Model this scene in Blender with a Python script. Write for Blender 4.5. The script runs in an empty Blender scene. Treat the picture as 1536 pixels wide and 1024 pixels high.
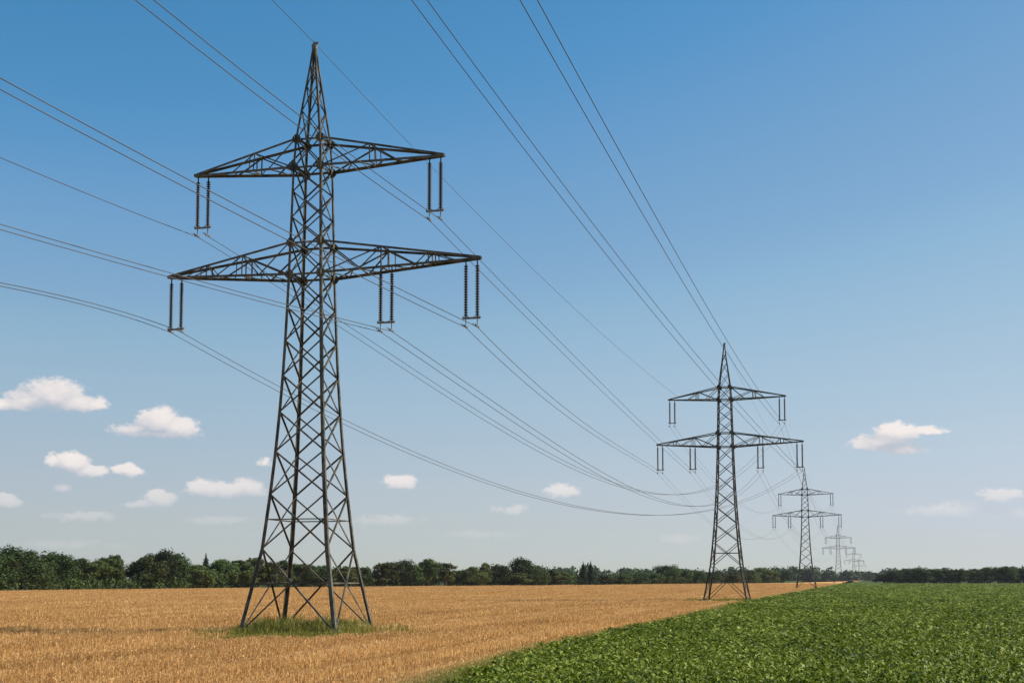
import bpy, bmesh, math, random
import numpy as np
from mathutils import Vector

sc = bpy.context.scene
C = sc.collection
R = math.radians

# ------------------------------------------------------------------ camera
PITCH = R(4.5); FPX = 2040.0; HC = 3.6; YAX = 706.0
cam = bpy.data.cameras.new('camera'); cam_o = bpy.data.objects.new('camera', cam); C.objects.link(cam_o)
cam_o.location = (0, 0, HC); cam_o.rotation_euler = (R(90) + PITCH, 0, 0)
cam.sensor_width = 36; cam.lens = FPX / 1536 * 36
cam.shift_y = (YAX - 512) / 1536
cam.clip_start = 0.5; cam.clip_end = 9000
sc.camera = cam_o

# ------------------------------------------------------------------ light and sky
SUN_EL = R(43); SUN_AZ = R(84)          # azimuth clockwise from the view direction (+Y)
sun = bpy.data.lights.new('sun', 'SUN'); sun.energy = 4.65; sun.angle = R(0.5); sun.color = (1.0, 0.93, 0.83)
sun_o = bpy.data.objects.new('sun', sun); C.objects.link(sun_o)
sd = Vector((math.sin(SUN_AZ) * math.cos(SUN_EL), math.cos(SUN_AZ) * math.cos(SUN_EL), math.sin(SUN_EL)))
sun_o.rotation_euler = sd.to_track_quat('Z', 'Y').to_euler(); sun_o.location = (60, 20, 80)

vs = sc.view_settings
vs.view_transform = 'Standard'; vs.look = 'None'; vs.gamma = 1; vs.exposure = 0.7; vs.use_curve_mapping = False
sc.cycles.max_bounces = 6; sc.cycles.transparent_max_bounces = 8
sc.cycles.volume_bounces = 0


def px_dir(x, y):
    """azimuth and elevation tangent of a sight line, for placing clouds at infinity"""
    a = (x - 768) / FPX; b = (YAX - y) / FPX
    dy = math.cos(PITCH) - b * math.sin(PITCH); dz = math.sin(PITCH) + b * math.cos(PITCH)
    return math.atan2(a, dy), dz / math.hypot(a, dy)


def gnd(x, y, z=0.0):
    t = math.tan(math.atan((YAX - y) / FPX) + PITCH)
    Y = (z - HC) / t
    return ((x - 768) / FPX * (Y * math.cos(PITCH) + (z - HC) * math.sin(PITCH)), Y)


def at_x(x, Y, z=0.0):
    return (x - 768) / FPX * (Y * math.cos(PITCH) + (z - HC) * math.sin(PITCH))


class NT:
    def __init__(self, tree):
        self.t = tree; self.n = tree.nodes; self.l = tree.links

    def new(self, kind, **kw):
        n = self.n.new(kind)
        for k, v in kw.items():
            setattr(n, k, v)
        return n

    def link(self, a, b): self.l.new(a, b)

    def math(self, op, a, b=None, c=None, clamp=False):
        n = self.new('ShaderNodeMath', operation=op, use_clamp=clamp)
        for i, v in enumerate((a, b, c)):
            if v is None: continue
            if isinstance(v, (int, float)): n.inputs[i].default_value = v
            else: self.link(v, n.inputs[i])
        return n.outputs[0]

    def vmath(self, op, a, b=None, c=None):
        n = self.new('ShaderNodeVectorMath', operation=op)
        for i, v in enumerate((a, b, c)):
            if v is None: continue
            if isinstance(v, tuple): n.inputs[i].default_value = v
            else: self.link(v, n.inputs[i])
        return n.outputs['Value'] if op in ('LENGTH', 'DOT_PRODUCT', 'DISTANCE') else n.outputs[0]

    def mix(self, f, a, b, mode='MIX'):
        n = self.new('ShaderNodeMix', data_type='RGBA', blend_type=mode)
        for s, v in ((n.inputs[0], f), (n.inputs[6], a), (n.inputs[7], b)):
            if isinstance(v, (int, float)): s.default_value = v
            elif isinstance(v, tuple): s.default_value = (*v, 1)[:4]
            else: self.link(v, s)
        return n.outputs[2]

    def noise(self, vec, scale, detail=2.0, rough=0.5):
        n = self.new('ShaderNodeTexNoise'); n.inputs['Scale'].default_value = scale
        n.inputs['Detail'].default_value = detail; n.inputs['Roughness'].default_value = rough
        if vec is not None: self.link(vec, n.inputs['Vector'])
        return n.outputs['Fac']

    def ramp(self, f, lo, hi, a=0.0, b=1.0, smooth=True):
        n = self.new('ShaderNodeMapRange', interpolation_type='SMOOTHSTEP' if smooth else 'LINEAR')
        self.link(f, n.inputs[0])
        for i, v in enumerate((lo, hi, a, b)): n.inputs[i + 1].default_value = v
        return n.outputs[0]


CLOUDS = [  # each lobe: x, y, half width, half height, weight
    (80, 592, 52, 28, 1), (112, 604, 44, 17, 1), (42, 602, 44, 18, 1), (4, 606, 26, 12, 1), (142, 605, 24, 11, .85),
    (240, 633, 44, 24, 1), (264, 640, 38, 21, 1), (202, 644, 40, 12, .7), (238, 652, 66, 9, .8),
    (106, 693, 32, 19, 1), (132, 706, 30, 11, .9), (81, 692, 14, 14, .9), (190, 705, 25, 13, .95),
    (340, 736, 66, 16, 1), (374, 728, 26, 13, 1), (302, 730, 24, 13, 1), (240, 748, 29, 15, 1), (214, 756, 30, 8, .8),
    (95, 730, 20, 8, .65), (8, 751, 24, 12, .85), (600, 722, 30, 13, .85), (843, 736, 34, 12, .75),
    (1345, 648, 42, 17, 1), (1322, 665, 56, 16, .95), (1386, 645, 34, 8, .75), (1350, 673, 44, 10, .85),
    (1500, 742, 34, 13, .8), (1440, 765, 100, 12, .62), (1510, 768, 70, 12, .62), (575, 780, 60, 10, .5),
    (770, 764, 34, 9, .55), (1020, 807, 30, 9, .6), (130, 774, 70, 9, .5), (330, 778, 60, 9, .5), (398, 694, 14, 7, .36),
    (1480, 800, 70, 10, .5), (720, 800, 70, 9, .42), (95, 815, 80, 8, .42)]


def cloud_group():
    g = bpy.data.node_groups.new('cloud_field', 'ShaderNodeTree')
    g.interface.new_socket('uv', in_out='INPUT', socket_type='NodeSocketVector')
    g.interface.new_socket('field', in_out='OUTPUT', socket_type='NodeSocketFloat')
    t = NT(g); i = t.new('NodeGroupInput'); o = t.new('NodeGroupOutput')
    uv = i.outputs[0]
    acc = None
    for x, y, rx, ry, w in CLOUDS:
        u, v = px_dir(x, y); su, sv = FPX / rx, FPX / ry
        l = t.vmath('LENGTH', t.vmath('MULTIPLY_ADD', uv, (su, sv, 0.0), (-u * su, -v * sv, 0.0)))
        f = t.math('MULTIPLY_ADD', l, -w, w)
        acc = f if acc is None else t.math('SMOOTH_MAX', acc, f, 0.12)
    t.link(acc, o.inputs[0])
    return g


world = bpy.data.worlds.new('World'); sc.world = world; world.use_nodes = True
w = NT(world.node_tree); w.n.clear()
sky = w.new('ShaderNodeTexSky', sky_type='NISHITA'); sky.sun_disc = False
sky.sun_elevation = SUN_EL; sky.sun_rotation = SUN_AZ
sky.altitude = 0; sky.air_density = 1.0; sky.dust_density = 0.3; sky.ozone_density = 4.0
# deepen the clear summer blue overhead, keep the horizon a cool milky grey
EXPO = 2 ** vs.exposure
crv = w.new('ShaderNodeRGBCurve')
w.link(w.mix(1.0, sky.outputs[0], (.1, .1, .1), 'MULTIPLY'), crv.inputs['Color'])
for ch, pts in ((0, ((.117, .070), (.156, .156), (.195, .235), (.24, .33), (.326, .435), (.42, .510), (.547, .555))),
                (1, ((.207, .254), (.272, .352), (.318, .405), (.364, .480), (.497, .574), (.56, .600), (.64, .612))),
                (2, ((.30, .43), (.377, .503), (.45, .592), (.506, .618), (.581, .675), (.657, .70)))):
    cv = crv.mapping.curves[ch]
    cv.points[0].location = (0, 0); cv.points[1].location = (1, pts[-1][1] + .12)
    for p in pts: cv.points.new(*p)
crv.mapping.update()
gen = w.new('ShaderNodeTexCoord').outputs['Generated']
sep = w.new('ShaderNodeSeparateXYZ'); w.link(gen, sep.inputs[0])
az = w.math('ARCTAN2', sep.outputs[0], sep.outputs[1])
hyp = w.math('SQRT', w.math('ADD', w.math('MULTIPLY', sep.outputs[0], sep.outputs[0]), w.math('MULTIPLY', sep.outputs[1], sep.outputs[1])))
el = w.math('DIVIDE', sep.outputs[2], w.math('MAXIMUM', hyp, 0.001))
cmb = w.new('ShaderNodeCombineXYZ'); w.link(az, cmb.inputs[0]); w.link(el, cmb.inputs[1])
uv = cmb.outputs[0]
# billowing edges: push the lookup about with two sizes of noise
nz1 = w.new('ShaderNodeTexNoise'); nz1.inputs['Scale'].default_value = 75; nz1.inputs['Detail'].default_value = 5; nz1.inputs['Roughness'].default_value = .58
uvs = w.vmath('MULTIPLY', uv, (1.0, 1.5, 1.0)); w.link(uvs, nz1.inputs['Vector'])
warp = w.vmath('MULTIPLY', w.vmath('SUBTRACT', nz1.outputs['Color'], (.5, .5, .5)), (.009, .007, 0.0))
uvw = w.vmath('ADD', uv, warp)
grp = cloud_group()


def field(v):
    n = w.new('ShaderNodeGroup'); n.node_tree = grp; w.link(v, n.inputs[0]); return n.outputs[0]


f0 = field(uvw)
f1 = field(w.vmath('ADD', uvw, (0.0040, 0.0105, 0.0)))
nmid = w.noise(uvs, 105, 6, .62); nfine = w.noise(uvs, 300, 4, .6)
bill = w.math('ADD', w.math('MULTIPLY_ADD', nmid, 1.0, -.47), w.math('MULTIPLY_ADD', nfine, .40, -.20))
dens = w.math('ADD', f0, bill)
under = w.math('SUBTRACT', f0, f1)                       # negative below a cloud's middle, positive on its top
topness = w.ramp(under, -.7, .6)                         # crisp heaped tops, bases that melt away
alpha = w.ramp(w.math('MULTIPLY', dens, w.math('MULTIPLY_ADD', topness, 1.7, .75)), 0.0, 0.95)
lit = w.ramp(w.math('ADD', under, w.math('MULTIPLY', bill, .9)), -0.40, 1.25)
ccol = w.mix(lit, (.50 * 10 / EXPO, .535 * 10 / EXPO, .61 * 10 / EXPO), (.92 * 10 / EXPO, .85 * 10 / EXPO, .815 * 10 / EXPO))
low = w.ramp(el, 0.03, 0.09, 0.15, 0.97)                 # the lowest clouds are veiled by distance
alpha = w.math('MULTIPLY', alpha, low)
out = w.new('ShaderNodeOutputWorld'); bg = w.new('ShaderNodeBackground')
# the hazy lower sky is brighter towards the sun (right) than away from it
side = w.ramp(az, -.45, .45, .84, 1.03, smooth=False)
glow = w.math('ADD', w.math('MULTIPLY', w.math('SUBTRACT', side, 1.0), w.ramp(el, .03, .27, 1.0, 0.0)), 1.0)
gl3 = w.new('ShaderNodeCombineXYZ')
for k in range(3): w.link(glow, gl3.inputs[k])
skyc = w.mix(1.0, w.mix(1.0, crv.outputs[0], gl3.outputs[0], 'MULTIPLY'), (10 / EXPO,) * 3, 'MULTIPLY')
w.link(w.mix(alpha, skyc, ccol), bg.inputs[0]); bg.inputs[1].default_value = 0.1
w.link(bg.outputs[0], out.inputs[0])
world.cycles.sampling_method = 'MANUAL'; world.cycles.sample_map_resolution = 512


# ------------------------------------------------------------------ materials
def mat(name, rough=.6, spec=.5, metallic=0.0):
    m = bpy.data.materials.new(name); m.use_nodes = True
    t = NT(m.node_tree); b = t.n['Principled BSDF']
    b.inputs['Roughness'].default_value = rough; b.inputs['Specular IOR Level'].default_value = spec
    b.inputs['Metallic'].default_value = metallic
    return m, t, b


def m_steel():
    m, t, b = mat('green_grey_painted_steel', .5, .25, .0)
    co = t.new('ShaderNodeTexCoord').outputs['Object']
    n = t.noise(co, 1.3, 5, .65); n2 = t.noise(co, 9.0, 3, .6)
    c = t.mix(t.ramp(n, .35, .65), (.026, .031, .023), (.120, .106, .076))
    c = t.mix(t.ramp(n2, .60, .72, 0, .55), c, (.13, .085, .05))
    t.link(c, b.inputs['Base Color']); t.link(t.ramp(n2, .3, .7, .38, .68), b.inputs['Roughness'])
    return m


def m_plain(name, col, col2, rough=.5, scale=6.0, spec=.5):
    m, t, b = mat(name, rough, spec)
    co = t.new('ShaderNodeTexCoord').outputs['Object']
    t.link(t.mix(t.ramp(t.noise(co, scale, 3), .3, .7), col, col2), b.inputs['Base Color'])
    return m


LINE_YAW = R(14.9)                         # the crop rows and the pylon line run this way


def row_coords(t):
    co = t.new('ShaderNodeNewGeometry').outputs['Position']
    mp = t.new('ShaderNodeMapping', vector_type='POINT'); mp.inputs['Rotation'].default_value = (0, 0, LINE_YAW)
    t.link(co, mp.inputs['Vector'])
    return mp.outputs[0], co


def blade_mat(name, dark, mid, light, rough, trans, spec=.3, rowamp=0.0, patch=(.03, .25)):
    """crop and grass blades: one random value per blade picks its own colour"""
    m, t, b = mat(name, rough, spec)
    a = t.new('ShaderNodeAttribute', attribute_name='rnd').outputs['Fac']
    rc, co = row_coords(t)
    st = t.vmath('MULTIPLY', rc, (1.0, .06, 1.0))
    big = t.math('ADD', t.math('MULTIPLY', t.noise(st, patch[1], 3), rowamp), t.math('MULTIPLY', t.noise(co, patch[0], 2), .25))
    v = t.math('ADD', a, t.math('SUBTRACT', big, .5 * rowamp + .125), clamp=True)
    c = t.mix(t.ramp(v, 0, .5, smooth=False), dark, mid)
    c = t.mix(t.ramp(v, .5, 1, smooth=False), c, light)
    t.link(c, b.inputs['Base Color'])
    tr = t.new('ShaderNodeBsdfTranslucent'); t.link(c, tr.inputs['Color'])
    ms = t.new('ShaderNodeMixShader'); ms.inputs[0].default_value = trans
    t.link(b.outputs[0], ms.inputs[1]); t.link(tr.outputs[0], ms.inputs[2])
    t.link(ms.outputs[0], t.n['Material Output'].inputs[0])
    return m


def ground_mat(name, cols, streak, rough=.9, fine=3.0):
    m, t, b = mat(name, rough, .1)
    rc, co = row_coords(t)
    st = t.vmath('MULTIPLY', rc, (1.0, .05, 1.0))
    v = t.math('ADD', t.math('MULTIPLY', t.noise(st, .35, 4, .6), streak), t.math('MULTIPLY', t.noise(co, fine, 4, .7), 1 - streak))
    c = t.mix(t.ramp(v, .3, .52), cols[0], cols[1]); c = t.mix(t.ramp(v, .5, .72), c, cols[2])
    t.link(c, b.inputs['Base Color'])
    bp = t.new('ShaderNodeBump'); bp.inputs['Strength'].default_value = .6; bp.inputs['Distance'].default_value = .15
    t.link(t.noise(co, fine * 2, 3, .7), bp.inputs['Height']); t.link(bp.outputs[0], b.inputs['Normal'])
    return m


def leaf_mat(name, dark, light, trans=.14):
    m, t, b = mat(name, .7, .15)
    a = t.new('ShaderNodeAttribute', attribute_name='rnd').outputs['Fac']
    oi = t.new('ShaderNodeObjectInfo').outputs['Random']
    c = t.mix(a, dark, light)
    h = t.new('ShaderNodeHueSaturation')
    t.link(t.math('MULTIPLY_ADD', oi, .035, .482), h.inputs['Hue'])
    t.link(t.math('MULTIPLY_ADD', oi, .85, .62), h.inputs['Value'])
    t.link(c, h.inputs['Color'])
    t.link(h.outputs[0], b.inputs['Base Color'])
    tr = t.new('ShaderNodeBsdfTranslucent'); t.link(h.outputs[0], tr.inputs['Color'])
    ms = t.new('ShaderNodeMixShader'); ms.inputs[0].default_value = trans
    t.link(b.outputs[0], ms.inputs[1]); t.link(tr.outputs[0], ms.inputs[2])
    t.link(ms.outputs[0], t.n['Material Output'].inputs[0])
    return m


M_STEEL = m_steel()
M_INS = m_plain('brown_glazed_porcelain', (.016, .017, .015), (.030, .029, .025), .3, 3)
M_HARD = m_plain('galvanised_hardware', (.09, .095, .09), (.16, .16, .15), .45, 8)
M_WIRE = m_plain('weathered_aluminium_wire', (.035, .036, .038), (.06, .06, .062), .6, .3)
M_CONC = m_plain('concrete', (.25, .24, .22), (.36, .35, .32), .9, 4)
M_BARK = m_plain('bark', (.06, .045, .03), (.11, .085, .06), .9, 5)
M_WHEAT = blade_mat('ripe_wheat', (.32, .172, .058), (.61, .385, .15), (.81, .58, .29), .6, .30, .25, 1.0, (.04, .42))
M_BEET = blade_mat('beet_leaf', (.032, .050, .002), (.115, .158, .006), (.28, .32, .055), .55, .24, .18, .3, (.05, .3))
M_GRASS = blade_mat('tall_grass', (.085, .105, .014), (.21, .205, .035), (.46, .36, .11), .6, .35, .25, .2)
M_WGND = ground_mat('wheat_ground', ((.30, .16, .05), (.46, .26, .085), (.56, .345, .125)), .45)
M_BGND = ground_mat('beet_ground', ((.025, .045, .005), (.05, .082, .010), (.09, .13, .022)), .2)
M_GGND = ground_mat('meadow_ground', ((.02, .034, .010), (.035, .052, .015), (.06, .07, .025)), .3)
M_LEAF = [leaf_mat('leaf_dark', (.013, .028, .007), (.058, .090, .023)),
          leaf_mat('leaf_mid', (.021, .040, .009), (.085, .115, .030)),
          leaf_mat('leaf_olive', (.036, .050, .011), (.105, .118, .032)),
          leaf_mat('leaf_conifer', (.013, .028, .010), (.030, .055, .020))]


# ------------------------------------------------------------------ mesh helpers
def tag(o, label=None, cat=None, group=None, kind=None):
    if label: o['label'] = label
    if cat: o['category'] = cat
    if group: o['group'] = group
    if kind: o['kind'] = kind
    return o


def empty(name, loc, rz=0.0):
    o = bpy.data.objects.new(name, None); C.objects.link(o)
    o.location = loc; o.rotation_euler = (0, 0, rz); o.empty_display_size = .5
    return o


def link_mesh(name, me, parent=None):
    o = bpy.data.objects.new(name, me); C.objects.link(o)
    if parent: o.parent = parent
    return o


class MB:
    def __init__(self): self.v = []; self.f = []

    def prism(self, pts0, pts1):
        """closed sweep between two matching polygons"""
        b = len(self.v); n = len(pts0)
        self.v += [tuple(p) for p in pts0] + [tuple(p) for p in pts1]
        for i in range(n):
            j = (i + 1) % n; self.f.append((b + i, b + j, b + n + j, b + n + i))
        self.f.append(tuple(b + i for i in reversed(range(n)))); self.f.append(tuple(b + n + i for i in range(n)))

    def sweep(self, rings):
        b = len(self.v); n = len(rings[0])
        for r in rings: self.v += [tuple(p) for p in r]
        for k in range(len(rings) - 1):
            for i in range(n):
                j = (i + 1) % n
                self.f.append((b + k * n + i, b + k * n + j, b + (k + 1) * n + j, b + (k + 1) * n + i))
        self.f.append(tuple(b + i for i in reversed(range(n))))
        e = b + (len(rings) - 1) * n; self.f.append(tuple(e + i for i in range(n)))

    def angle(self, p, q, size, inward, th=.02):
        """an angle-iron bar from p to q: one flange in the face, one turned inward"""
        p = Vector(p); q = Vector(q); d = (q - p).normalized()
        n = Vector(inward); n = (n - d * n.dot(d))
        if n.length < 1e-4: n = d.orthogonal()
        n.normalize(); s = d.cross(n).normalized()
        if s.z < 0: s = -s
        prof = [(-.5, 0), (.5, 0), (.5, 1), (.5 - th / size, 1), (.5 - th / size, th / size), (-.5, th / size)]
        self.prism([p + s * (a * size) + n * (c * size) for a, c in prof], [q + s * (a * size) + n * (c * size) for a, c in prof])

    def tube(self, pts, rad, n=6):
        rings = []
        for i, p in enumerate(pts):
            p = Vector(p); d = (Vector(pts[min(i + 1, len(pts) - 1)]) - Vector(pts[max(i - 1, 0)])).normalized()
            a = d.orthogonal().normalized() if abs(d.z) > .9 else Vector((0, 0, 1)).cross(d).normalized()
            c = d.cross(a); r = rad[i] if isinstance(rad, (list, tuple)) else rad
            rings.append([p + a * (r * math.cos(2 * math.pi * k / n)) + c * (r * math.sin(2 * math.pi * k / n)) for k in range(n)])
        self.sweep(rings)

    def lathe(self, prof, cx, cy, n=10):
        self.sweep([[(cx + r * math.cos(2 * math.pi * k / n), cy + r * math.sin(2 * math.pi * k / n), z) for k in range(n)] for r, z in prof])

    def box(self, x0, x1, y0, y1, z0, z1):
        self.prism([(x0, y0, z0), (x1, y0, z0), (x1, y1, z0), (x0, y1, z0)], [(x0, y0, z1), (x1, y0, z1), (x1, y1, z1), (x0, y1, z1)])

    def mesh(self, name, m, smooth=False):
        me = bpy.data.meshes.new(name); me.from_pydata(self.v, [], self.f)
        bm = bmesh.new(); bm.from_mesh(me); bmesh.ops.recalc_face_normals(bm, faces=bm.faces[:]); bm.to_mesh(me); bm.free()
        me.materials.append(m)
        if smooth: me.polygons.foreach_set('use_smooth', [True] * len(me.polygons))
        return me


def big_mesh(name, verts, quads, rnd, m, smooth=False):
    """numpy arrays to a quad mesh; rnd is one value per vertex"""
    me = bpy.data.meshes.new(name)
    nv, nf = len(verts), len(quads)
    me.vertices.add(nv); me.vertices.foreach_set('co', np.ascontiguousarray(verts, np.float32).ravel())
    me.loops.add(nf * 4); me.loops.foreach_set('vertex_index', np.ascontiguousarray(quads, np.int32).ravel())
    me.polygons.add(nf); me.polygons.foreach_set('loop_start', np.arange(0, nf * 4, 4, dtype=np.int32))
    me.polygons.foreach_set('loop_total', np.full(nf, 4, np.int32))
    if smooth: me.polygons.foreach_set('use_smooth', np.ones(nf, bool))
    at = me.attributes.new('rnd', 'FLOAT', 'POINT'); at.data.foreach_set('value', np.ascontiguousarray(rnd, np.float32))
    me.materials.append(m); me.update(calc_edges=True)
    return me


# ------------------------------------------------------------------ the setting: ground and fields
edge_px = [(560, 1060), (676, 1008), (813, 966), (943, 940), (1020, 925), (1110, 902), (1194, 887), (1250, 877)]
edge = [gnd(p[0], p[1], .33) for p in edge_px]
x0, y0 = edge[0]; sl = (edge[1][0] - x0) / (edge[1][1] - y0)
xl, yl = edge[-1]
edge = [(x0 - .12 * (y0 + 60), -60.0)] + edge + [(xl + .2657 * (2300 - yl), 2300.0)]
EX = np.array([p[0] for p in edge]); EY = np.array([p[1] for p in edge])


def edge_x(Y): return np.interp(Y, EY, EX)


treeline = [(-420, 300), (-142.6, 372), (-92, 500), (-49, 590), (45, 712), (214, 1060), (330, 1400), (510, 2000)]
TLX = np.array([p[0] for p in treeline]); TLY = np.array([p[1] for p in treeline])


def sheet(name, pts, z, m):
    bm = bmesh.new(); bm.faces.new([bm.verts.new((p[0], p[1], z)) for p in pts])
    bmesh.ops.triangulate(bm, faces=bm.faces[:]); bmesh.ops.recalc_face_normals(bm, faces=bm.faces[:])
    me = bpy.data.meshes.new(name); bm.to_mesh(me); bm.free(); me.materials.append(m)
    if me.polygons[0].normal.z < 0: me.flip_normals()
    o = link_mesh(name, me); o['kind'] = 'structure'
    return o


sheet('ground', [(-6000, -400), (6000, -400), (6000, 8500), (-6000, 8500)], -0.06, M_GGND)
sheet('wheat_field', list(edge) + [(505, 2300)] + treeline[::-1] + [(-420, -60)], 0.0, M_WGND)
sheet('beet_field', [(edge[0][0] + .02, -60)] + [(700, -60), (900, 700), (640, 700), (236, 872), (470, 1900)] + [(p[0] + .02, p[1]) for p in edge[::-1][1:-1]], 0.0, M_BGND)

# ------------------------------------------------------------------ crops (nobody could count them)
rng = np.random.default_rng(7)


def vnoise(x, y, seed=0):
    xi = np.floor(x).astype(np.int64); yi = np.floor(y).astype(np.int64); fx = x - xi; fy = y - yi
    fx = fx * fx * (3 - 2 * fx); fy = fy * fy * (3 - 2 * fy)

    def h(a, b):
        n = (a * 374761393 + b * 668265263 + seed * 974634777) & 0x7fffffff
        n = ((n ^ (n >> 13)) * 1274126177) & 0x7fffffff
        return ((n ^ (n >> 16)) & 0xffff) / 65535.0
    return (h(xi, yi) * (1 - fx) + h(xi + 1, yi) * fx) * (1 - fy) + (h(xi, yi + 1) * (1 - fx) + h(xi + 1, yi + 1) * fx) * fy


def scatter(n, ymin, ymax, p):
    """points over the view's fan of ground, thinning out with distance as Y**-p"""
    q = 2 - p
    u = rng.random(n)
    Y = (ymin ** q + u * (ymax ** q - ymin ** q)) ** (1 / q)
    X = (rng.random(n) * 2 - 1) * (Y * .42 + 3)
    return X, Y


cy, sy = math.cos(LINE_YAW), math.sin(LINE_YAW)
PATCHES = [(-13.3, 86.6, 6.6, 9.6), (33.5, 214.0, 6.5, 11.0)]      # weeds left standing round the pylon feet


def patch_d(X, Y):
    d = np.full(len(X), 9.0)
    for px, py, rx, ry in PATCHES:
        d = np.minimum(d, np.hypot((X - px) / rx, (Y - py) / ry) + .75 * (vnoise(X * .45, Y * .3, 3) - .5))
    return d


def wheat():
    X, Y = scatter(950000, 43, 900, 1.62)
    across = X * cy - Y * sy; along = X * sy + Y * cy
    tl = np.interp(X, TLX, TLY)
    ex = edge_x(Y)
    wob = (vnoise(along * .35, along * 0 + 3, 5) - .5) * 1.6
    keep = (X < ex - .3 + wob + rng.normal(0, .35, len(X))) & (Y < tl - 1.5)
    tram = np.abs(((across + 7.3) % 21.0) - 10.5)                  # sprayer tracks
    keep &= ~((np.abs(tram - .95) < .32) & (rng.random(len(X)) < .9))
    keep &= patch_d(X, Y) > .95
    X, Y, across, along = X[keep], Y[keep], across[keep], along[keep]
    n = len(X); s = (Y / 50) ** .70
    hgt = (.26 + .13 * (vnoise(across * .8, along * .03, 1) - .5) + .17 * (vnoise(across * .22, along * .012, 2) - .5)) * (.75 + .45 * rng.random(n))
    # plants along the drill seams and in the wheel marks stand shorter and darker
    seam = np.minimum(np.abs((across + 1.2 * vnoise(along * .03, across * 0 + 2, 6)) % 4.6 - 2.3) / .30,
                      np.abs((across + 9.1) % 17.3 - 8.6) / .55)
    seam = np.exp(-seam ** 2) * (.45 + .9 * vnoise(across * .3, along * .02, 13))
    hgt = hgt * (1 - .45 * seam.clip(0, 1))
    # sown in drill rows: pull plants towards their row
    row = 1.1
    sh = (np.round(across / row) * row - across) * .22 * np.clip((260 - Y) / 120, 0, 1)
    X = X + sh * cy; Y = Y - sh * sy
    wdt = .009 * s * (.7 + .6 * rng.random(n)); ear = .020 * s * (.7 + .6 * rng.random(n))
    a = rng.random(n) * 2 * math.pi; ux, uy = np.cos(a), np.sin(a)
    la = rng.normal(-.6, .9, n); lean = (.06 + .15 * rng.random(n)) * hgt
    lx, ly = np.cos(la) * lean, np.sin(la) * lean
    bx = np.stack([X, Y, np.zeros(n)], 1)
    nk = np.stack([X + lx * .5, Y + ly * .5, hgt * .86], 1)
    tip = np.stack([X + lx * 1.5, Y + ly * 1.5, hgt * (1.0 + .08 * rng.random(n))], 1)
    U = np.stack([ux, uy, np.zeros(n)], 1)
    V = np.stack([bx - U * wdt[:, None], bx + U * wdt[:, None], nk - U * wdt[:, None], nk + U * wdt[:, None],
                  nk - U * ear[:, None], nk + U * ear[:, None], tip - U * ear[:, None] * .5, tip + U * ear[:, None] * .5], 1)
    base = (np.arange(n) * 8)[:, None]
    Q = np.concatenate([base + np.array([0, 1, 3, 2]), base + np.array([4, 5, 7, 6])], 0)
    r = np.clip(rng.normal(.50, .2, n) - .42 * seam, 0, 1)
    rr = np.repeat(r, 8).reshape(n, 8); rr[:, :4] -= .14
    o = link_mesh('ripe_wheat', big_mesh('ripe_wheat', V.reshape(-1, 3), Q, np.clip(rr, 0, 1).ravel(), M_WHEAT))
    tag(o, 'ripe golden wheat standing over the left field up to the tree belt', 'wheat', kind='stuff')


def beets():
    X, Y = scatter(760000, 43, 1000, 1.8)
    ex = edge_x(Y)
    wob = (vnoise(Y * .6, Y * 0 + 1, 8) - .5) * 1.6 + (vnoise(Y * .13, Y * 0 + 5, 18) - .5) * 1.4
    keep = (X > ex + .35 + wob + rng.normal(0, .25, len(X)))
    keep &= ~((Y > 866) & (X > 225))
    X, Y = X[keep], Y[keep]; n = len(X)
    s = (Y / 52).clip(.9) ** .72; fl = s ** -.75
    az_ = rng.random(n) * 2 * math.pi; dx, dy = np.cos(az_), np.sin(az_)
    L = (.125 + .09 * rng.random(n)) * s; Wd = L * (.24 + .10 * rng.random(n))
    clump = vnoise(X * 1.3, Y * 1.3, 11)
    z0 = .08 + .26 * rng.random(n) + .16 * (clump - .5); arch = L * fl * (.25 + .55 * rng.random(n)); droop = L * fl * (rng.random(n) * .75 - .15)
    fold = Wd * fl * (.1 + .6 * rng.random(n)); roll = rng.normal(0, .45, n)
    px, py = -dy, dx
    V = np.zeros((n, 9, 3))
    for k, (t, wv) in enumerate(((0, .45), (.5, 1.0), (1.0, .25))):
        cx = X + dx * L * (t - .1); cyy = Y + dy * L * (t - .1); cz = z0 + arch * (1 - (1 - t) ** 2) - droop * t * t
        for j, sgn in enumerate((-1, 0, 1)):
            ww = Wd * wv * sgn
            V[:, k * 3 + j, 0] = cx + px * ww * np.cos(roll); V[:, k * 3 + j, 1] = cyy + py * ww * np.cos(roll)
            V[:, k * 3 + j, 2] = cz + abs(sgn) * fold * wv + ww * fl * np.sin(roll)
    base = (np.arange(n) * 9)[:, None]
    Q = np.concatenate([base + np.array(q) for q in ((0, 1, 4, 3), (1, 2, 5, 4), (3, 4, 7, 6), (4, 5, 8, 7))], 0)
    r = np.clip(rng.normal(.44, .27, n) + .35 * (vnoise(X * .2, Y * .1, 21) - .5), 0, 1)
    o = link_mesh('beet_leaves', big_mesh('beet_leaves', V.reshape(-1, 3), Q, np.repeat(r, 9), M_BEET, True))
    tag(o, 'low glossy green beet leaves covering the field on the right', 'beet crop', kind='stuff')


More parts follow.
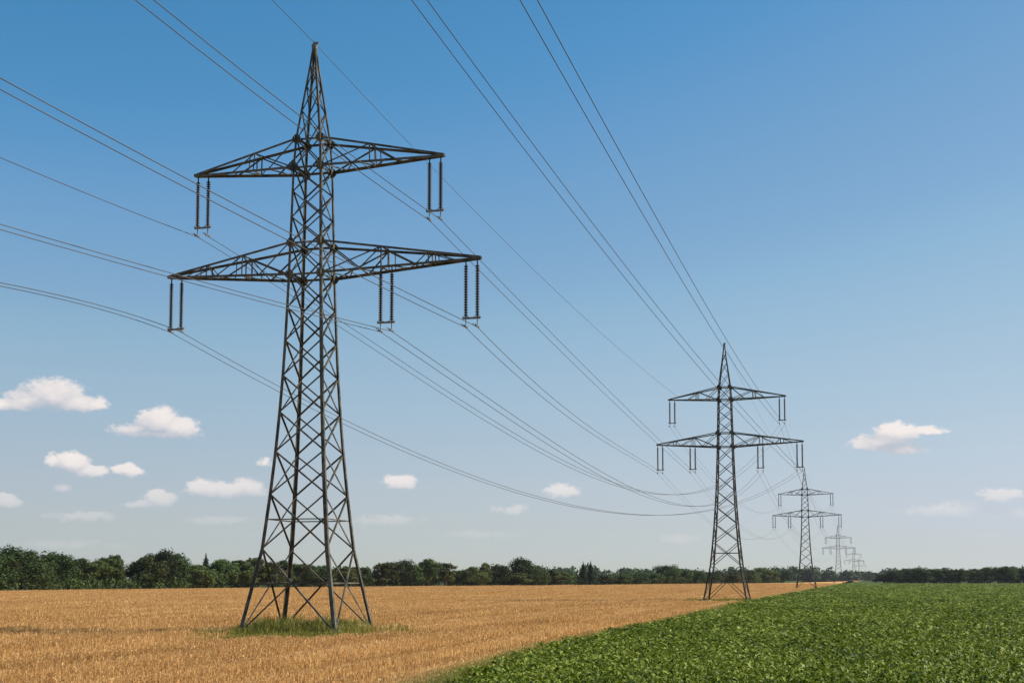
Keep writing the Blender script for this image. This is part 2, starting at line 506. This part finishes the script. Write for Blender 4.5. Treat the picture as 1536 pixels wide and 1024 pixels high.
def grass_mesh(name, X, Y, h, r, m):
    n = len(X); s = (Y / 60).clip(.8) ** .7
    a = rng.random(n) * 2 * math.pi; U = np.stack([np.cos(a), np.sin(a), np.zeros(n)], 1)
    la = rng.random(n) * 2 * math.pi; ln = h * (.1 + .45 * rng.random(n))
    D = np.stack([np.cos(la) * ln, np.sin(la) * ln, np.zeros(n)], 1)
    B = np.stack([X, Y, np.zeros(n)], 1); Z = np.zeros((n, 3)); Z[:, 2] = h
    w_ = (.016 * s * (.6 + .8 * rng.random(n)))[:, None]
    P = [(B, 1.0), (B + Z * .6 + D * .35, .8), (B + Z + D, .25)]
    V = np.zeros((n, 6, 3))
    for k, (p, q) in enumerate(P): V[:, 2 * k] = p - U * w_ * q; V[:, 2 * k + 1] = p + U * w_ * q
    base = (np.arange(n) * 6)[:, None]
    Q = np.concatenate([base + np.array([0, 1, 3, 2]), base + np.array([2, 3, 5, 4])], 0)
    return link_mesh(name, big_mesh(name, V.reshape(-1, 3), Q, np.repeat(r, 6), m))


def grasses():
    for (px, py, rx, ry), n, label in zip(PATCHES, (42000, 14000),
            ('uncut green grass patch round the feet of the nearest pylon', 'short green grass patch round the feet of the second pylon')):
        X = px + (rng.random(n) * 2 - 1) * rx * 1.5; Y = py + (rng.random(n) * 2 - 1) * ry * 1.4
        d = patch_d(X, Y)
        keep = d + rng.normal(0, .07, n) < 1.02
        X, Y, d = X[keep], Y[keep], d[keep]
        h = (.20 + .11 * (Y - py)).clip(.15, .95) * (1.15 - .45 * d.clip(0, 1)) * (.45 + 1.1 * vnoise(X * .9, Y * .9, 4)) * (.5 + .8 * rng.random(len(X)))
        if py > 150: h *= .45
        if py > 150: h *= .8
        r = np.clip(rng.normal(.35, .22, len(X)) + .45 * np.clip(d - .75, 0, 1) * 1.5 + .5 * (vnoise(X * .6, Y * .6, 9) - .5), 0, 1)
        tag(grass_mesh('grass_patch', X, Y, h.clip(.1), r, M_GRASS), label, 'grass', kind='stuff')
    n = 60000; Y = 43 * (900 / 43) ** (rng.random(n) ** 1.5)
    X = edge_x(Y) + rng.normal(-.05, .50, n) * (Y / 60).clip(1) ** .5
    h = .23 * (.5 + rng.random(n)); r = np.clip(rng.normal(.5, .24, n) - .3 * (X - edge_x(Y)), 0, 1)
    tag(grass_mesh('edge_grass', X, Y, h, r, M_GRASS), 'narrow strip of weedy grass between the wheat and the beet field', 'grass', kind='stuff')


wheat(); beets(); grasses()

# ------------------------------------------------------------------ pylons
YAW = -R(15)
LV = [(0, 3.46), (5.55, 2.42), (9.2, 2.06), (12.1, 1.82), (14.8, 1.64), (17.3, 1.50), (19.7, 1.40), (22.0, 1.32), (24.3, 1.25),
      (26.5, 1.20), (28.3, 1.15), (30.1, 1.11), (31.8, 1.07), (33.8, .96), (35.9, .69), (37.7, .46), (39.2, .27), (40.6, .12)]
LH = [a for a, b in LV]; LS = [b for a, b in LV]


def half(h): return float(np.interp(h, LH, LS))


ARMS = {('upper', -1): (31.8, 33.8, 32.05, -8.95), ('upper', 1): (31.8, 33.8, 32.05, 9.45),
        ('lower', -1): (24.3, 26.5, 24.85, -10.9), ('lower', 1): (24.3, 26.5, 24.85, 12.05)}
HANG = {'RU': (8.9, 32.0, 27.7), 'LU': (-8.4, 32.0, 27.7), 'RO': (11.5, 24.8, 20.3), 'LO': (-10.4, 24.8, 20.3),
        'RI': (5.45, 24.55, 20.3), 'LI': (-5.2, 24.55, 20.3)}


def pylon_meshes():
    P = {}
    for i, (sx, sy_) in enumerate(((-1, -1), (1, -1), (1, 1), (-1, 1))):
        m = MB(); rings = []
        for h, s in LV:
            z = .26 - .13 * h / 40.6; t = .03
            prof = [(0, 0), (z, 0), (z, t), (t, t), (t, z), (0, z)]
            rings.append([(sx * (s - a), sy_ * (s - b), h) for a, b in prof])
        m.sweep(rings)
        P['leg%d' % i] = m.mesh('pylon_leg', M_STEEL)
        m = MB(); m.prism([(sx * 3.50 + a * .42, sy_ * 3.50 + b * .42, -.4) for a, b in ((-1, -1), (1, -1), (1, 1), (-1, 1))],
                          [(sx * 3.43 + a * .3, sy_ * 3.43 + b * .3, .22) for a, b in ((-1, -1), (1, -1), (1, 1), (-1, 1))])
        P['foot%d' % i] = m.mesh('footing', M_CONC)
    cor = [(-1, -1), (1, -1), (1, 1), (-1, 1)]
    for i in range(4):
        a, b = cor[i], cor[(i + 1) % 4]; nrm = Vector((-(a[0] + b[0]) / 2, -(a[1] + b[1]) / 2, 0))
        m = MB()

        def pt(c, h, off=.06): s = half(h) - off; return Vector((c[0] * s, c[1] * s, h))
        off1 = nrm * .05
        for k in range(len(LV) - 2):
            h0, h1 = LH[k], LH[k + 1]; z = .105 if h0 < 24 else .09 if h0 < 33 else .065
            m.angle(pt(a, h0), pt(b, h1), z, nrm); m.angle(pt(b, h0) + off1, pt(a, h1) + off1, z, nrm)
            if k == 0:                          # struts through the crossing of the lowest and second panels
                w0, w1 = half(h0), half(h1); hx = h0 + (h1 - h0) * w0 / (w0 + w1)
                m.angle(pt(a, hx) + off1 * 2, pt(b, hx) + off1 * 2, .10, nrm)
            if k == 1:
                w0, w1 = half(h0), half(h1); hx = h0 + (h1 - h0) * w0 / (w0 + w1)
                m.angle(pt(a, hx) + off1 * 2, pt(b, hx) + off1 * 2, .075, nrm)
            if h1 in (24.3, 26.5, 31.8, 33.8):
                m.angle(pt(a, h1) + off1 * 2, pt(b, h1) + off1 * 2, .14, nrm)
        P['brace%d' % i] = m.mesh('bracing', M_STEEL)
    m = MB(); m.box(-.16, .16, -.16, .16, 40.45, 40.75); m.tube([(0, 0, 40.7), (0, 0, 41.0)], [.07, .05])
    m.box(-.10, .30, -.05, .05, 40.78, 40.92)
    P['cap'] = m.mesh('peak_cap', M_HARD)
    k = 0
    for h in (24.3, 26.5, 31.8, 33.8):
        for sx, sy_ in cor:
            m = MB(); s = half(h); r = .34
            oc = [(-.9, -.35), (-.35, -.95), (.35, -.95), (.9, -.35), (.9, .35), (.35, .95), (-.35, .95), (-.9, .35)]
            for axis in (0, 1):
                pts = []
                for o_ in (0.012, -.03):
                    ring = []
                    for p, q in oc:
                        if axis == 0: ring.append((sx * (s - .10) + p * r, sy_ * (s + o_), h + q * r))
                        else: ring.append((sx * (s + o_ - .003), sy_ * (s - .10) + p * r, h + q * r))
                    pts.append(ring)
                m.prism(*pts)
            P['gusset%d' % k] = m.mesh('gusset_plate', M_STEEL); k += 1
    for (lev, sg), (h0, h1, ht, L) in ARMS.items():
        m = MB(); s0, s1 = half(h0), half(h1)

        def bot(t, y): return Vector((sg * s0 + (L - sg * s0) * t, y * (s0 * (1 - t) + .10 * t), h0 + (ht - h0) * t))

        def top(t, y): return Vector((sg * s1 + (L - sg * s1) * t, y * (s1 * (1 - t) + .10 * t), h1 + (ht + .10 - h1) * t))
        tv = (.40,) if lev == 'upper' else (.38, .68)
        for y in (-1, 1):
            inn = (0, -y, 0)
            m.angle(bot(0, y), bot(1, y), .17, inn); m.angle(top(0, y), top(1, y), .15, inn)
            for t in tv:
                m.angle(bot(t, y), top(t, y), .08, inn)
                m.angle(bot(t + .045, y), top(t + .045, y), .07, inn)
            e = [0] + list(tv)
            m.angle(bot(0, y), top(tv[0], y), .09, inn); m.angle(top(.0, y), bot(tv[0] * .62, y), .09, inn)
            if len(tv) > 1: m.angle(bot(tv[0] * .62, y), top(tv[0], y), .085, inn)
            m.angle(top(tv[0], y), bot(tv[0] + .22, y), .085, inn)
            if len(tv) > 1: m.angle(bot(tv[0] + .22, y), top(tv[1], y), .07, inn); m.angle(top(tv[1], y), bot(.86, y), .06, inn)
        N = 7 if lev == 'upper' else 9
        for i in range(N):
            t0, t1 = i / N * .93, (i + 1) / N * .93; y = 1 if i % 2 else -1
            m.angle(bot(t0, y) + Vector((0, 0, .03)), bot(t1, -y) + Vector((0, 0, .03)), .07, (0, 0, 1))
        for t in tv: m.angle(bot(t, -1) - Vector((0, 0, .02)), bot(t, 1) - Vector((0, 0, .02)), .09, (0, 0, 1)); m.angle(top(t, -1), top(t, 1), .07, (0, 0, 1))
        m.box(min(L - sg * .5, L + sg * .12), max(L - sg * .5, L + sg * .12), -.16, .16, ht - .05, ht + .14)
        P['arm_%s%d' % (lev, sg)] = m.mesh('cross_arm', M_STEEL)
    return P


def insulator_meshes(drop, stub):
    """double suspension string: origin at the arm, strings at x = -.4 and +.4"""
    P = {}
    zy = -drop + stub                                  # height of the yoke
    for i, x in enumerate((-.4, .4)):
        prof = [(.05, .12), (.05, -.30)]
        n = 20; z0 = -.38; pitch = (-zy - .38 - .12) / n
        for k in range(n):
            z = z0 - k * pitch
            prof += [(.06, z), (.145, z - pitch * .35), (.155, z - pitch * .58), (.07, z - pitch * .74), (.06, z - pitch * .98)]
        prof.append((.045, zy + .05))
        m = MB(); m.lathe(prof, x, 0); P['string%d' % i] = m.mesh('insulator_string', M_INS)
        m = MB(); m.tube([(x, 0, zy + .05), (x, 0, -drop + .05)], .035)
        d = Vector((0, 1, 0)); m.box(x - .05, x + .05, -.32, .32, -drop - .03, -drop + .06)
        m.tube([(x, -.42, -drop + .10), (x, 0, -drop - .02), (x, .42, -drop + .10)], .03)
        if stub > .3: m.tube([(x - .32, -.1, -drop + .22), (x, 0, -drop + .05), (x + .1, .1, -drop + .05)], .025)
        P['clamp%d' % i] = m.mesh('wire_clamp', M_HARD)
    m = MB()
    m.box(-.62, .62, -.06, .06, zy - .06, zy + .06)
    for x in (-.4, .4):
        m.tube([(x + .24 * math.cos(a), .24 * math.sin(a), zy + .07) for a in np.linspace(0, 2 * math.pi, 13)], .022, 5)
    P['yoke'] = m.mesh('yoke', M_HARD)
    return P


PM = pylon_meshes()
IM = insulator_meshes(4.3, .60); IM2 = insulator_meshes(4.55, .60); IM3 = insulator_meshes(3.85, .18)


def build_pylon(x, Y, label, sets, first=False, s=1.0):
    root = empty('lattice_pylon', (x, Y, 0), YAW); root.scale = (s, s, s)
    tag(root, label, 'pylon', 'lattice pylons of the power line')
    for k, me in PM.items():
        link_mesh(me.name, me, root)
    for k in sets:
        a, zt, zb = HANG[k]
        im = IM if k in ('RU', 'LU') else IM2
        if first and k == 'LO': im, a = IM3, -10.35
        elif k in ('RI', 'LI'): im = IM
        y = link_mesh('insulator_set', im['yoke'], root); y.location = (a, 0, zt)
        for q in ('string0', 'string1', 'clamp0', 'clamp1'): link_mesh(im[q].name, im[q], y)
    return root


PY = [(-13.80, 92.5), (at_x(1091, 214.5), 214.5), (at_x(1209.5, 462), 462.0), (at_x(1258, 965), 965.0), (at_x(1281, 1650), 1650.0), (at_x(1289, 2350), 2350.0)]
NAMES = ['tall green grey lattice pylon nearest the camera, standing in a grass patch in the wheat',
         'second lattice pylon along the line, its feet at the wheat and beet boundary',
         'third lattice pylon, about half the height of the second, just behind its right arm tip',
         'fourth small distant lattice pylon to the right of the third one',
         'fifth tiny faint lattice pylon right of the fourth above the horizon woods',
         'sixth and farthest lattice pylon, faintest and smallest at the end of the line']
for i, ((x, Y), nm) in enumerate(zip(PY, NAMES)):
    build_pylon(x, Y, nm, ['RU', 'LU', 'RO', 'LO', 'RI'] if i == 0 else list(HANG), i == 0)

# ------------------------------------------------------------------ conductors: every wire of every span is a thing
cu, su_ = math.cos(YAW), math.sin(YAW)


def hang(i, k, da=0.0):
    a, zt, zb = HANG[k]
    if i == 0 and k == 'LO': a, zb = -10.35, 24.8 - 3.85
    elif k in ('RI', 'LI'): zb = zt - 4.3
    elif k in ('RU', 'LU'): zb = zt - 4.3
    else: zb = zt - 4.55
    a += da
    return Vector((PY[i][0] + cu * a, PY[i][1] + su_ * a, zb - .02))


def wire(A, B, sag, k, label, group, rad=.027, n=72, name='conductor_wire'):
    pts = []
    for i in range(n + 1):
        t = i / n; p = A.lerp(B, t); p.z -= 4 * sag * t * (1 - t) * (1 + k * (2 * t - 1)); pts.append(p)
    o = A.copy(); m = MB(); m.tube([p - o for p in pts], rad, 5)
    ob = link_mesh(name, m.mesh(name, M_WIRE, True)); ob.location = o
    return tag(ob, label, 'power line' if name == 'conductor_wire' else 'earth wire', group)


SIDE = {'RU': 'right upper arm tip', 'LU': 'left upper arm tip', 'RO': 'right lower arm tip',
        'LO': 'left lower arm tip', 'RI': 'right lower arm middle', 'LI': 'left lower arm middle'}
# out of frame, over the camera's left shoulder, to the nearest pylon
OFF = Vector((cu * .4, su_ * .4, 0))
INC = {'RU': (-59.06, 47.43, 3.22, -.28), 'RO': (-72.6, 40.7, 3.15, 0), 'RI': (-99.9, 35.0, 4.1, 0),
       'LU': (-69.1, 38.06, 4.55, 0), 'LO': (-50.6, 37.9, 15.84, .7)}
for k, (bx, bz, s, q) in INC.items():
    for j, da in enumerate((-.4, .4)):
        if k == 'LU' and j: continue
        if k == 'LU': da = -.4
        wire(hang(0, k, da), Vector((bx, -60, bz)) + OFF * (da / .4), s, q,
             "wire arriving from the left at nearest pylon's %s, %s" % (SIDE[k], ('left of pair' if j == 0 else 'right of pair') if k != 'LU' else 'single'),
             'wires arriving at the nearest pylon', .025)
top0 = Vector((PY[0][0], PY[0][1], 40.86))
wire(top0, Vector((-42.6, -60, 38)), 1.45, 0, 'single thin earth wire from the top edge to the peak of the nearest pylon', 'earth wires', .02, name='earth_wire')
# nearest pylon to the second
SPAN = {'RU': ('LI', .4, 0), 'RO': ('LO', 1.0, -.8), 'RI': ('RI', 7.5, .4), 'LU': ('RU', 13.0, .5), 'LO': ('RO', 9.5, .1)}
for k, (e, s, q) in SPAN.items():
    for j, da in enumerate((-.4, .4)):
        wire(hang(0, k, da), hang(1, e, da), s, q, "wire from nearest pylon's %s to second pylon, %s of pair" % (SIDE[k], 'lower' if j == 0 else 'upper'),
             'wires between the first and second pylon', .023)
armL = Vector((PY[1][0] + cu * -7.3, PY[1][1] + su_ * -7.3, 32.4))
wire(top0, armL, 1.5, 0, 'single thin earth wire from the peak of the nearest pylon down to the second', 'earth wires', .019, name='earth_wire')
# two pairs passing high overhead to the second pylon
for k, e, (bx, bz, s, q), nm in (('A', 'RO', (-32.9, 48.7, 4.68, .09), 'from the top edge left of centre'), ('B', 'RU', (-19.4, 35.7, 2.76, -.32), 'from the top edge at centre')):
    for j, da in enumerate((-.4, .4)):
        wire(hang(1, e, da), Vector((bx, -10, bz)) + OFF * (da / .4), s, q, 'overhead wire %s to second pylon, %s of pair' % (nm, 'left' if j == 0 else 'right'),
             'overhead wires reaching the second pylon', .025)
for i, (r_, s) in ((1, (.022, 6.5)), (2, (.024, 8.0))):
    nm = ('second', 'third', 'fourth')[i - 1:i + 1]
    for k in HANG:
        for j, da in enumerate((-.4, .4)):
            wire(hang(i, k, da), hang(i + 1, k, da), s, 0, 'faint wire between %s and %s pylons, %s, %s of pair' % (nm[0], nm[1], SIDE[k], 'left' if j == 0 else 'right'),
                 'wires between the %s and %s pylon' % nm, r_ * .75, 40)
    wire(Vector((*PY[i], 40.86)), Vector((*PY[i + 1], 40.86)), s * .7, 0, 'faint earth wire between the peaks of the %s and %s pylon' % nm, 'earth wires', r_ * .6, 40, name='earth_wire')


# ------------------------------------------------------------------ trees
def leaf_cloud(lobes, n, size, seed, shell=.55):
    """leaf faces through a set of ellipsoids (cx, cy, cz, rx, ry, rz)"""
    g = np.random.default_rng(seed); lobes = np.array(lobes, float)
    wgt = (lobes[:, 3] * lobes[:, 4] * lobes[:, 5]) ** .67; wgt /= wgt.sum()
    i = g.choice(len(lobes), n, p=wgt); b = lobes[i]
    d = g.normal(size=(n, 3)); d /= np.linalg.norm(d, axis=1)[:, None]
    r = (shell + (1.06 - shell) * g.random(n))[:, None]
    bump = 1 + .22 * np.sin(d[:, :1] * 6 + i[:, None] * 1.7) * np.sin(d[:, 1:2] * 5 + i[:, None]) + .10 * g.normal(size=(n, 1))
    c = b[:, :3] + d * r * b[:, 3:] * bump
    nn = d + g.normal(size=(n, 3)) * .75; nn /= np.linalg.norm(nn, axis=1)[:, None]
    a = np.cross(nn, g.normal(size=(n, 3))); a /= np.linalg.norm(a, axis=1)[:, None] + 1e-9
    e = np.cross(nn, a); s = (size * (.55 + .9 * g.random(n)))[:, None]
    V = np.stack([c - a * s, c - e * s * .55, c + a * s, c + e * s * .55], 1)
    rnd = np.clip(.5 + .26 * g.normal(size=n) + .22 * np.sin(i * 2.3), 0, 1)
    return V, rnd, c


def cloud_mesh(name, parts, m):
    V = np.concatenate([p[0] for p in parts]); r = np.concatenate([p[1] for p in parts]); n = len(V)
    return big_mesh(name, V.reshape(-1, 3), np.arange(n * 4).reshape(n, 4), np.repeat(r, 4), m)


def proto_tree(seed, H, W, nl, m, conifer=False, open_=False):
    """tree of height H and crown radius W: trunk with limbs, and a crown on the limb tips"""
    g = random.Random(seed); lobes = []; t = MB()
    if conifer:
        t.tube([(0, 0, -.2), (0, 0, H * .5), (0, 0, H * .95)], [W * .12, W * .08, .03], 7)
        k = 14
        for i in range(k):
            f = i / (k - 1); z = H * (.10 + .86 * f); r = W * (1 - f) ** .75 * (.75 + .35 * g.random()) + .15
            for q in range(3 if f < .8 else 1):
                a = g.random() * 6.28; o = r * (.42 if f < .8 else 0)
                lobes.append((o * math.cos(a), o * math.sin(a), z, r * .72, r * .72, H * .075))
    else:
        tr = .03 * H
        t.tube([(0, 0, -.2), (.1, 0, H * .18), (0, .1, H * .42), (.05, 0, H * .75)], [tr, tr * .8, tr * .55, tr * .15], 7)
        lobes.append((0, 0, H * .55, W * .55, W * .55, H * .28))
        for i in range(nl):
            a = i * 2.4 + g.random(); f = g.random()
            z = H * (.24 + .62 * ((i + .5) / nl)); env = math.sqrt(max(.05, 1 - ((z / H - .46) / .52) ** 2))
            r = W * env * (.55 + .28 * f); x, y = r * math.cos(a), r * math.sin(a)
            q = (.26 + .20 * g.random()) * W * (1.1 if not open_ else .85)
            lobes.append((x, y, z, q * 1.1, q * 1.1, q * .95))
            z0 = H * (.15 + .4 * (i + .5) / nl)
            t.tube([(0, 0, z0), (x * .5, y * .5, z0 + (z - z0) * .6), (x * .92, y * .92, z)], [tr * .38, tr * .25, tr * .07], 5)
        for i in range(3):
            a = g.random() * 6.28; r = W * .25
            q = W * (.26 + .1 * g.random()); lobes.append((r * math.cos(a), r * math.sin(a), H - q * (1.0 + .5 * g.random()), q, q, q * .9))
    n = int(9500 if not conifer else 6000)
    if open_: n = int(n * .75)
    P = leaf_cloud(lobes, n, (.022 * H) if not conifer else .017 * H, seed, .35)
    return t.mesh('trunk', M_BARK, True), cloud_mesh('crown', [P], m)


PROTO = {'oak': proto_tree(1, 10, 4.6, 13, M_LEAF[0]), 'round': proto_tree(2, 10, 3.9, 12, M_LEAF[1]), 'tall': proto_tree(3, 10, 2.9, 12, M_LEAF[1]),
         'olive': proto_tree(4, 10, 3.6, 11, M_LEAF[2]), 'airy': proto_tree(5, 10, 3.2, 12, M_LEAF[2], open_=True), 'dark': proto_tree(6, 10, 4.2, 14, M_LEAF[0]),
         'spire': proto_tree(8, 10, 1.25, 0, M_LEAF[3], True), 'cone': proto_tree(9, 10, 2.0, 0, M_LEAF[3], True)}
PW = {'oak': 4.6, 'round': 3.9, 'tall': 2.9, 'olive': 3.6, 'airy': 3.2, 'dark': 4.2, 'spire': 1.25, 'cone': 2.0}
rt = random.Random(5)


def tree_at(px, top, wpx, base_y, kind, label, group, extra=0.0):
    """tree standing at the belt; px, top and width were measured on the photo and become metres"""
    X, Y = gnd(px, base_y); Y += extra; X = at_x(px, Y)
    al = math.atan((YAX - top) / FPX) + PITCH
    H = HC + math.hypot(X, Y) * math.tan(al) / math.sqrt(1 + (X / Y) ** 2)
    r = wpx / 2 / FPX * Y
    root = empty('broadleaf_tree' if kind not in ('spire', 'cone') else 'conifer_tree', (X, Y, 0), rt.random() * 6.28)
    root.scale = (r / PW[kind] * 1.06, r / PW[kind] * 1.06, H / 10.0)
    tag(root, label, 'tree', group)
    tm, cm = PROTO[kind]
    link_mesh('trunk', tm, root); link_mesh('crown', cm, root)
    return root


def base_at(px): return float(np.interp(px, (0, 100, 400, 600, 900, 1180, 1290), (886.5, 885, 881.5, 879.5, 877.2, 873.8, 872.2)))


# left of the nearest pylon, then between its legs, then on towards the second: x, crown top, width, kind, words
BELT = [(-14, 824, 70, 'dark', 0), (30, 819, 78, 'oak', 'tallest broad dark tree at the left edge of the belt'), (4, 828, 40, 'round', 0), (62, 841, 36, 'round', 0),
        (84, 828, 66, 'dark', 'broad dark tree with a domed top, second big crown from the left edge'), (112, 834, 50, 'round', 0), (140, 839, 46, 'olive', 0), (158, 835, 40, 'tall', 0),
        (173, 831, 24, 'tall', 'narrow upright dark tree between the second and third big crowns'), (217, 832, 54, 'round', 'wide leafy tree with a rounded crown, left half of the third big pair'),
        (240, 824, 58, 'oak', 'tall dark round tree, highest crown in the third big pair'), (262, 830, 42, 'dark', 0), (284, 846, 50, 'olive', 'low olive bushy tree in the dip of the belt before the spire'),
        (308, 829, 15, 'spire', 'small pointed conifer rising alone above the belt left of the nearest pylon'), (300, 847, 40, 'round', 0), (331, 836, 46, 'round', 0), (358, 839, 44, 'tall', 0), (380, 835, 40, 'airy', 'pale airy tree just left of the nearest pylon leg'),
        (404, 842, 44, 'olive', 0), (425, 839, 26, 'tall', 'slim dark tree seen between the left legs of the nearest pylon'), (452, 843, 52, 'round', 'round bushy tree framed by the middle legs of the nearest pylon'), (478, 848, 46, 'dark', 0),
        (512, 850, 44, 'olive', 0), (540, 848, 36, 'round', 0), (574, 843, 40, 'airy', 0), (596, 839, 52, 'oak', 'broad dark tree right of the nearest pylon with a ragged top'), (617, 845, 40, 'round', 0),
        (642, 837, 32, 'tall', 'tall tree with a narrow tufted top right of the ragged one'), (668, 843, 36, 'airy', 'light airy tree with a flat pale top beside the tufted one'), (690, 854, 44, 'round', 0), (710, 849, 34, 'olive', 0),
        (726, 843, 24, 'airy', 'narrow pale tree left of the dark flat topped one'), (750, 846, 38, 'dark', 'dark flat topped tree left of the biggest dome'), (785, 835.5, 46, 'oak', 'big domed tree, highest crown right of the nearest pylon'),
        (770, 858, 44, 'olive', 'low olive bushy tree at the left foot of the big dome'), (808, 852, 34, 'round', 0), (826, 854, 30, 'tall', 0), (842, 856, 28, 'olive', 0),
        (875, 840.5, 14, 'cone', 'left and slightly shorter of the twin pointed conifers'), (886, 839.5, 15, 'cone', 'right and slightly taller of the twin pointed conifers'),
        (905, 862, 34, 'olive', 'low pale shrubby tree just right of the twin conifers'), (930, 861, 34, 'round', 0), (955, 859, 36, 'dark', 0), (978, 858, 32, 'round', 0),
        (1000, 846.5, 36, 'dark', 'large round dark tree midway between the twin conifers and the second pylon'), (1022, 851, 34, 'round', 0), (1043, 855, 32, 'dark', 0), (1068, 856, 34, 'round', 0), (1095, 857, 34, 'olive', 0),
        (1122, 853, 28, 'round', 'olive tree just right of the second pylon feet'), (1150, 850.5, 40, 'olive', 'wide rounded pale green tree right of the second pylon'), (1174, 855, 28, 'dark', 'smaller dark tree ending the belt before the third pylon')]
WORD = {'oak': 'broad dark', 'round': 'round green', 'tall': 'upright', 'olive': 'olive green', 'airy': 'pale airy', 'dark': 'dark dense'}
ordn = ['first', 'second', 'third', 'fourth', 'fifth', 'sixth', 'seventh', 'eighth', 'ninth', 'tenth', 'eleventh', 'twelfth', 'thirteenth', 'fourteenth', 'fifteenth',
        'sixteenth', 'seventeenth', 'eighteenth', 'nineteenth', 'twentieth', 'twenty first', 'twenty second']
cnt = [0, 0, 0]
for i, (px, top, wd, kind, words) in enumerate(sorted(BELT)):
    sec = 0 if px < 462 else 1 if px < 865 else 2
    cnt[sec] += 1
    if not words:
        words = '%s tree, %s %s' % (WORD[kind], ordn[cnt[sec] - 1],
            ('from the left edge of the belt behind the wheat', 'right of the middle of the nearest pylon in the belt', 'from the twin conifers towards the third pylon')[sec])
    tree_at(px, top, wd * 1.02, base_at(px) - .2, kind, words, 'trees of the belt behind the wheat', rt.uniform(3, 9))

# the low dark wood beyond the beets on the right
x = 1326; k = 0
while x < 1580:
    top = float(np.interp(x, (1320, 1345, 1370, 1420, 1440, 1460, 1480, 1500, 1540, 1600), (860, 857, 852.5, 854, 851, 853.5, 850, 848.5, 850, 850))) + rt.uniform(-2.6, 2.0)
    kind = rt.choice(['oak', 'dark', 'round', 'dark', 'tall'])
    tree_at(x, top, rt.uniform(24, 34), 875.0, kind, '%s tree, %s from the left end of the low wood right of the beets' % (WORD[kind], ordn[k]), 'trees of the low wood beyond the beet field', rt.uniform(4, 16))
    x += rt.uniform(11, 17); k += 1


def wood(name, line, hfun, depth, step, size, m, label, n_per, seed, cat='woodland'):
    """a belt of foliage read as one mass along a ground line"""
    g = random.Random(seed); parts = []; lobes = []
    for (xa, ya), (xb, yb) in zip(line[:-1], line[1:]):
        L = math.hypot(xb - xa, yb - ya); n = max(1, int(L / step))
        for i in range(n):
            t = (i + g.random()) / n; d = g.random() * depth
            nx, ny = -(yb - ya) / L, (xb - xa) / L
            if ny < 0: nx, ny = -nx, -ny
            x, y = xa + (xb - xa) * t + nx * d, ya + (yb - ya) * t + ny * d
            h = hfun(x, y) * g.uniform(.72, 1.08); r = step * g.uniform(.7, 1.15)
            lobes.append((x, y, h * .62, r, r, h * .40)); lobes.append((x + g.uniform(-r, r), y, h * .28, r * 1.1, r, h * .34))
    P = leaf_cloud(lobes, len(lobes) * n_per, size, seed, .55)
    o = link_mesh(name, cloud_mesh(name, [P], m)); tag(o, label, cat, kind='stuff')
    return o


TL = [p for p in treeline if p[0] > -430]
wood('undergrowth', TL[0:6], lambda x, y: 3.4 + 1.4 * math.sin(x * .11) + .004 * y, 5, 2.6, .34, M_LEAF[1], 'low bushes and undergrowth along the foot of the tree belt', 110, 31, 'undergrowth')
wood('tree_belt', [(p[0] - 4, p[1] + 14) for p in TL[0:6]], lambda x, y: float(np.interp(y, (300, 380, 520, 700, 1060), (6.2, 6.0, 5.9, 5.8, 6.6))), 22, 4.2, .5, M_LEAF[0], 'dark mass of trees filling the belt behind its front row', 90, 32)
wood('low_wood', [(246, 884), (480, 905)], lambda x, y: 4.6, 22, 4.0, .55, M_LEAF[0], 'dark dense foliage filling the low wood right of the beet field', 120, 33)
wood('far_woodland', [(-700, 1500), (60, 1560), (420, 1900), (1150, 2650)], lambda x, y: 14.5 + 2.5 * math.sin(x * .021) + 1.4 * math.sin(x * .09) + (y - 1500) * .0055, 60, 11, 2.0, M_LEAF[0], 'hazy blue green forest along the horizon behind the pylons', 150, 34)

# grass margin in front of the middle belt
sheet('grass_verge', [(-20, 640), (44, 700), (60, 722), (20, 700), (-25, 652)], 0.035, M_GGND)

# ------------------------------------------------------------------ air
m = bpy.data.materials.new('haze'); m.use_nodes = True
t = NT(m.node_tree); t.n.clear(); o = t.new('ShaderNodeOutputMaterial'); pv = t.new('ShaderNodeVolumePrincipled')
pv.inputs['Color'].default_value = (.86, .90, .95, 1); pv.inputs['Density'].default_value = .00003; pv.inputs['Anisotropy'].default_value = .2
t.link(pv.outputs[0], o.inputs['Volume'])
mb = MB(); mb.box(-2600, 2600, -260, 3300, -1.2, 60)
hz = link_mesh('haze', mb.mesh('haze', m)); hz['kind'] = 'stuff'; hz['label'] = 'thin pale summer haze over the fields'; hz['category'] = 'haze'
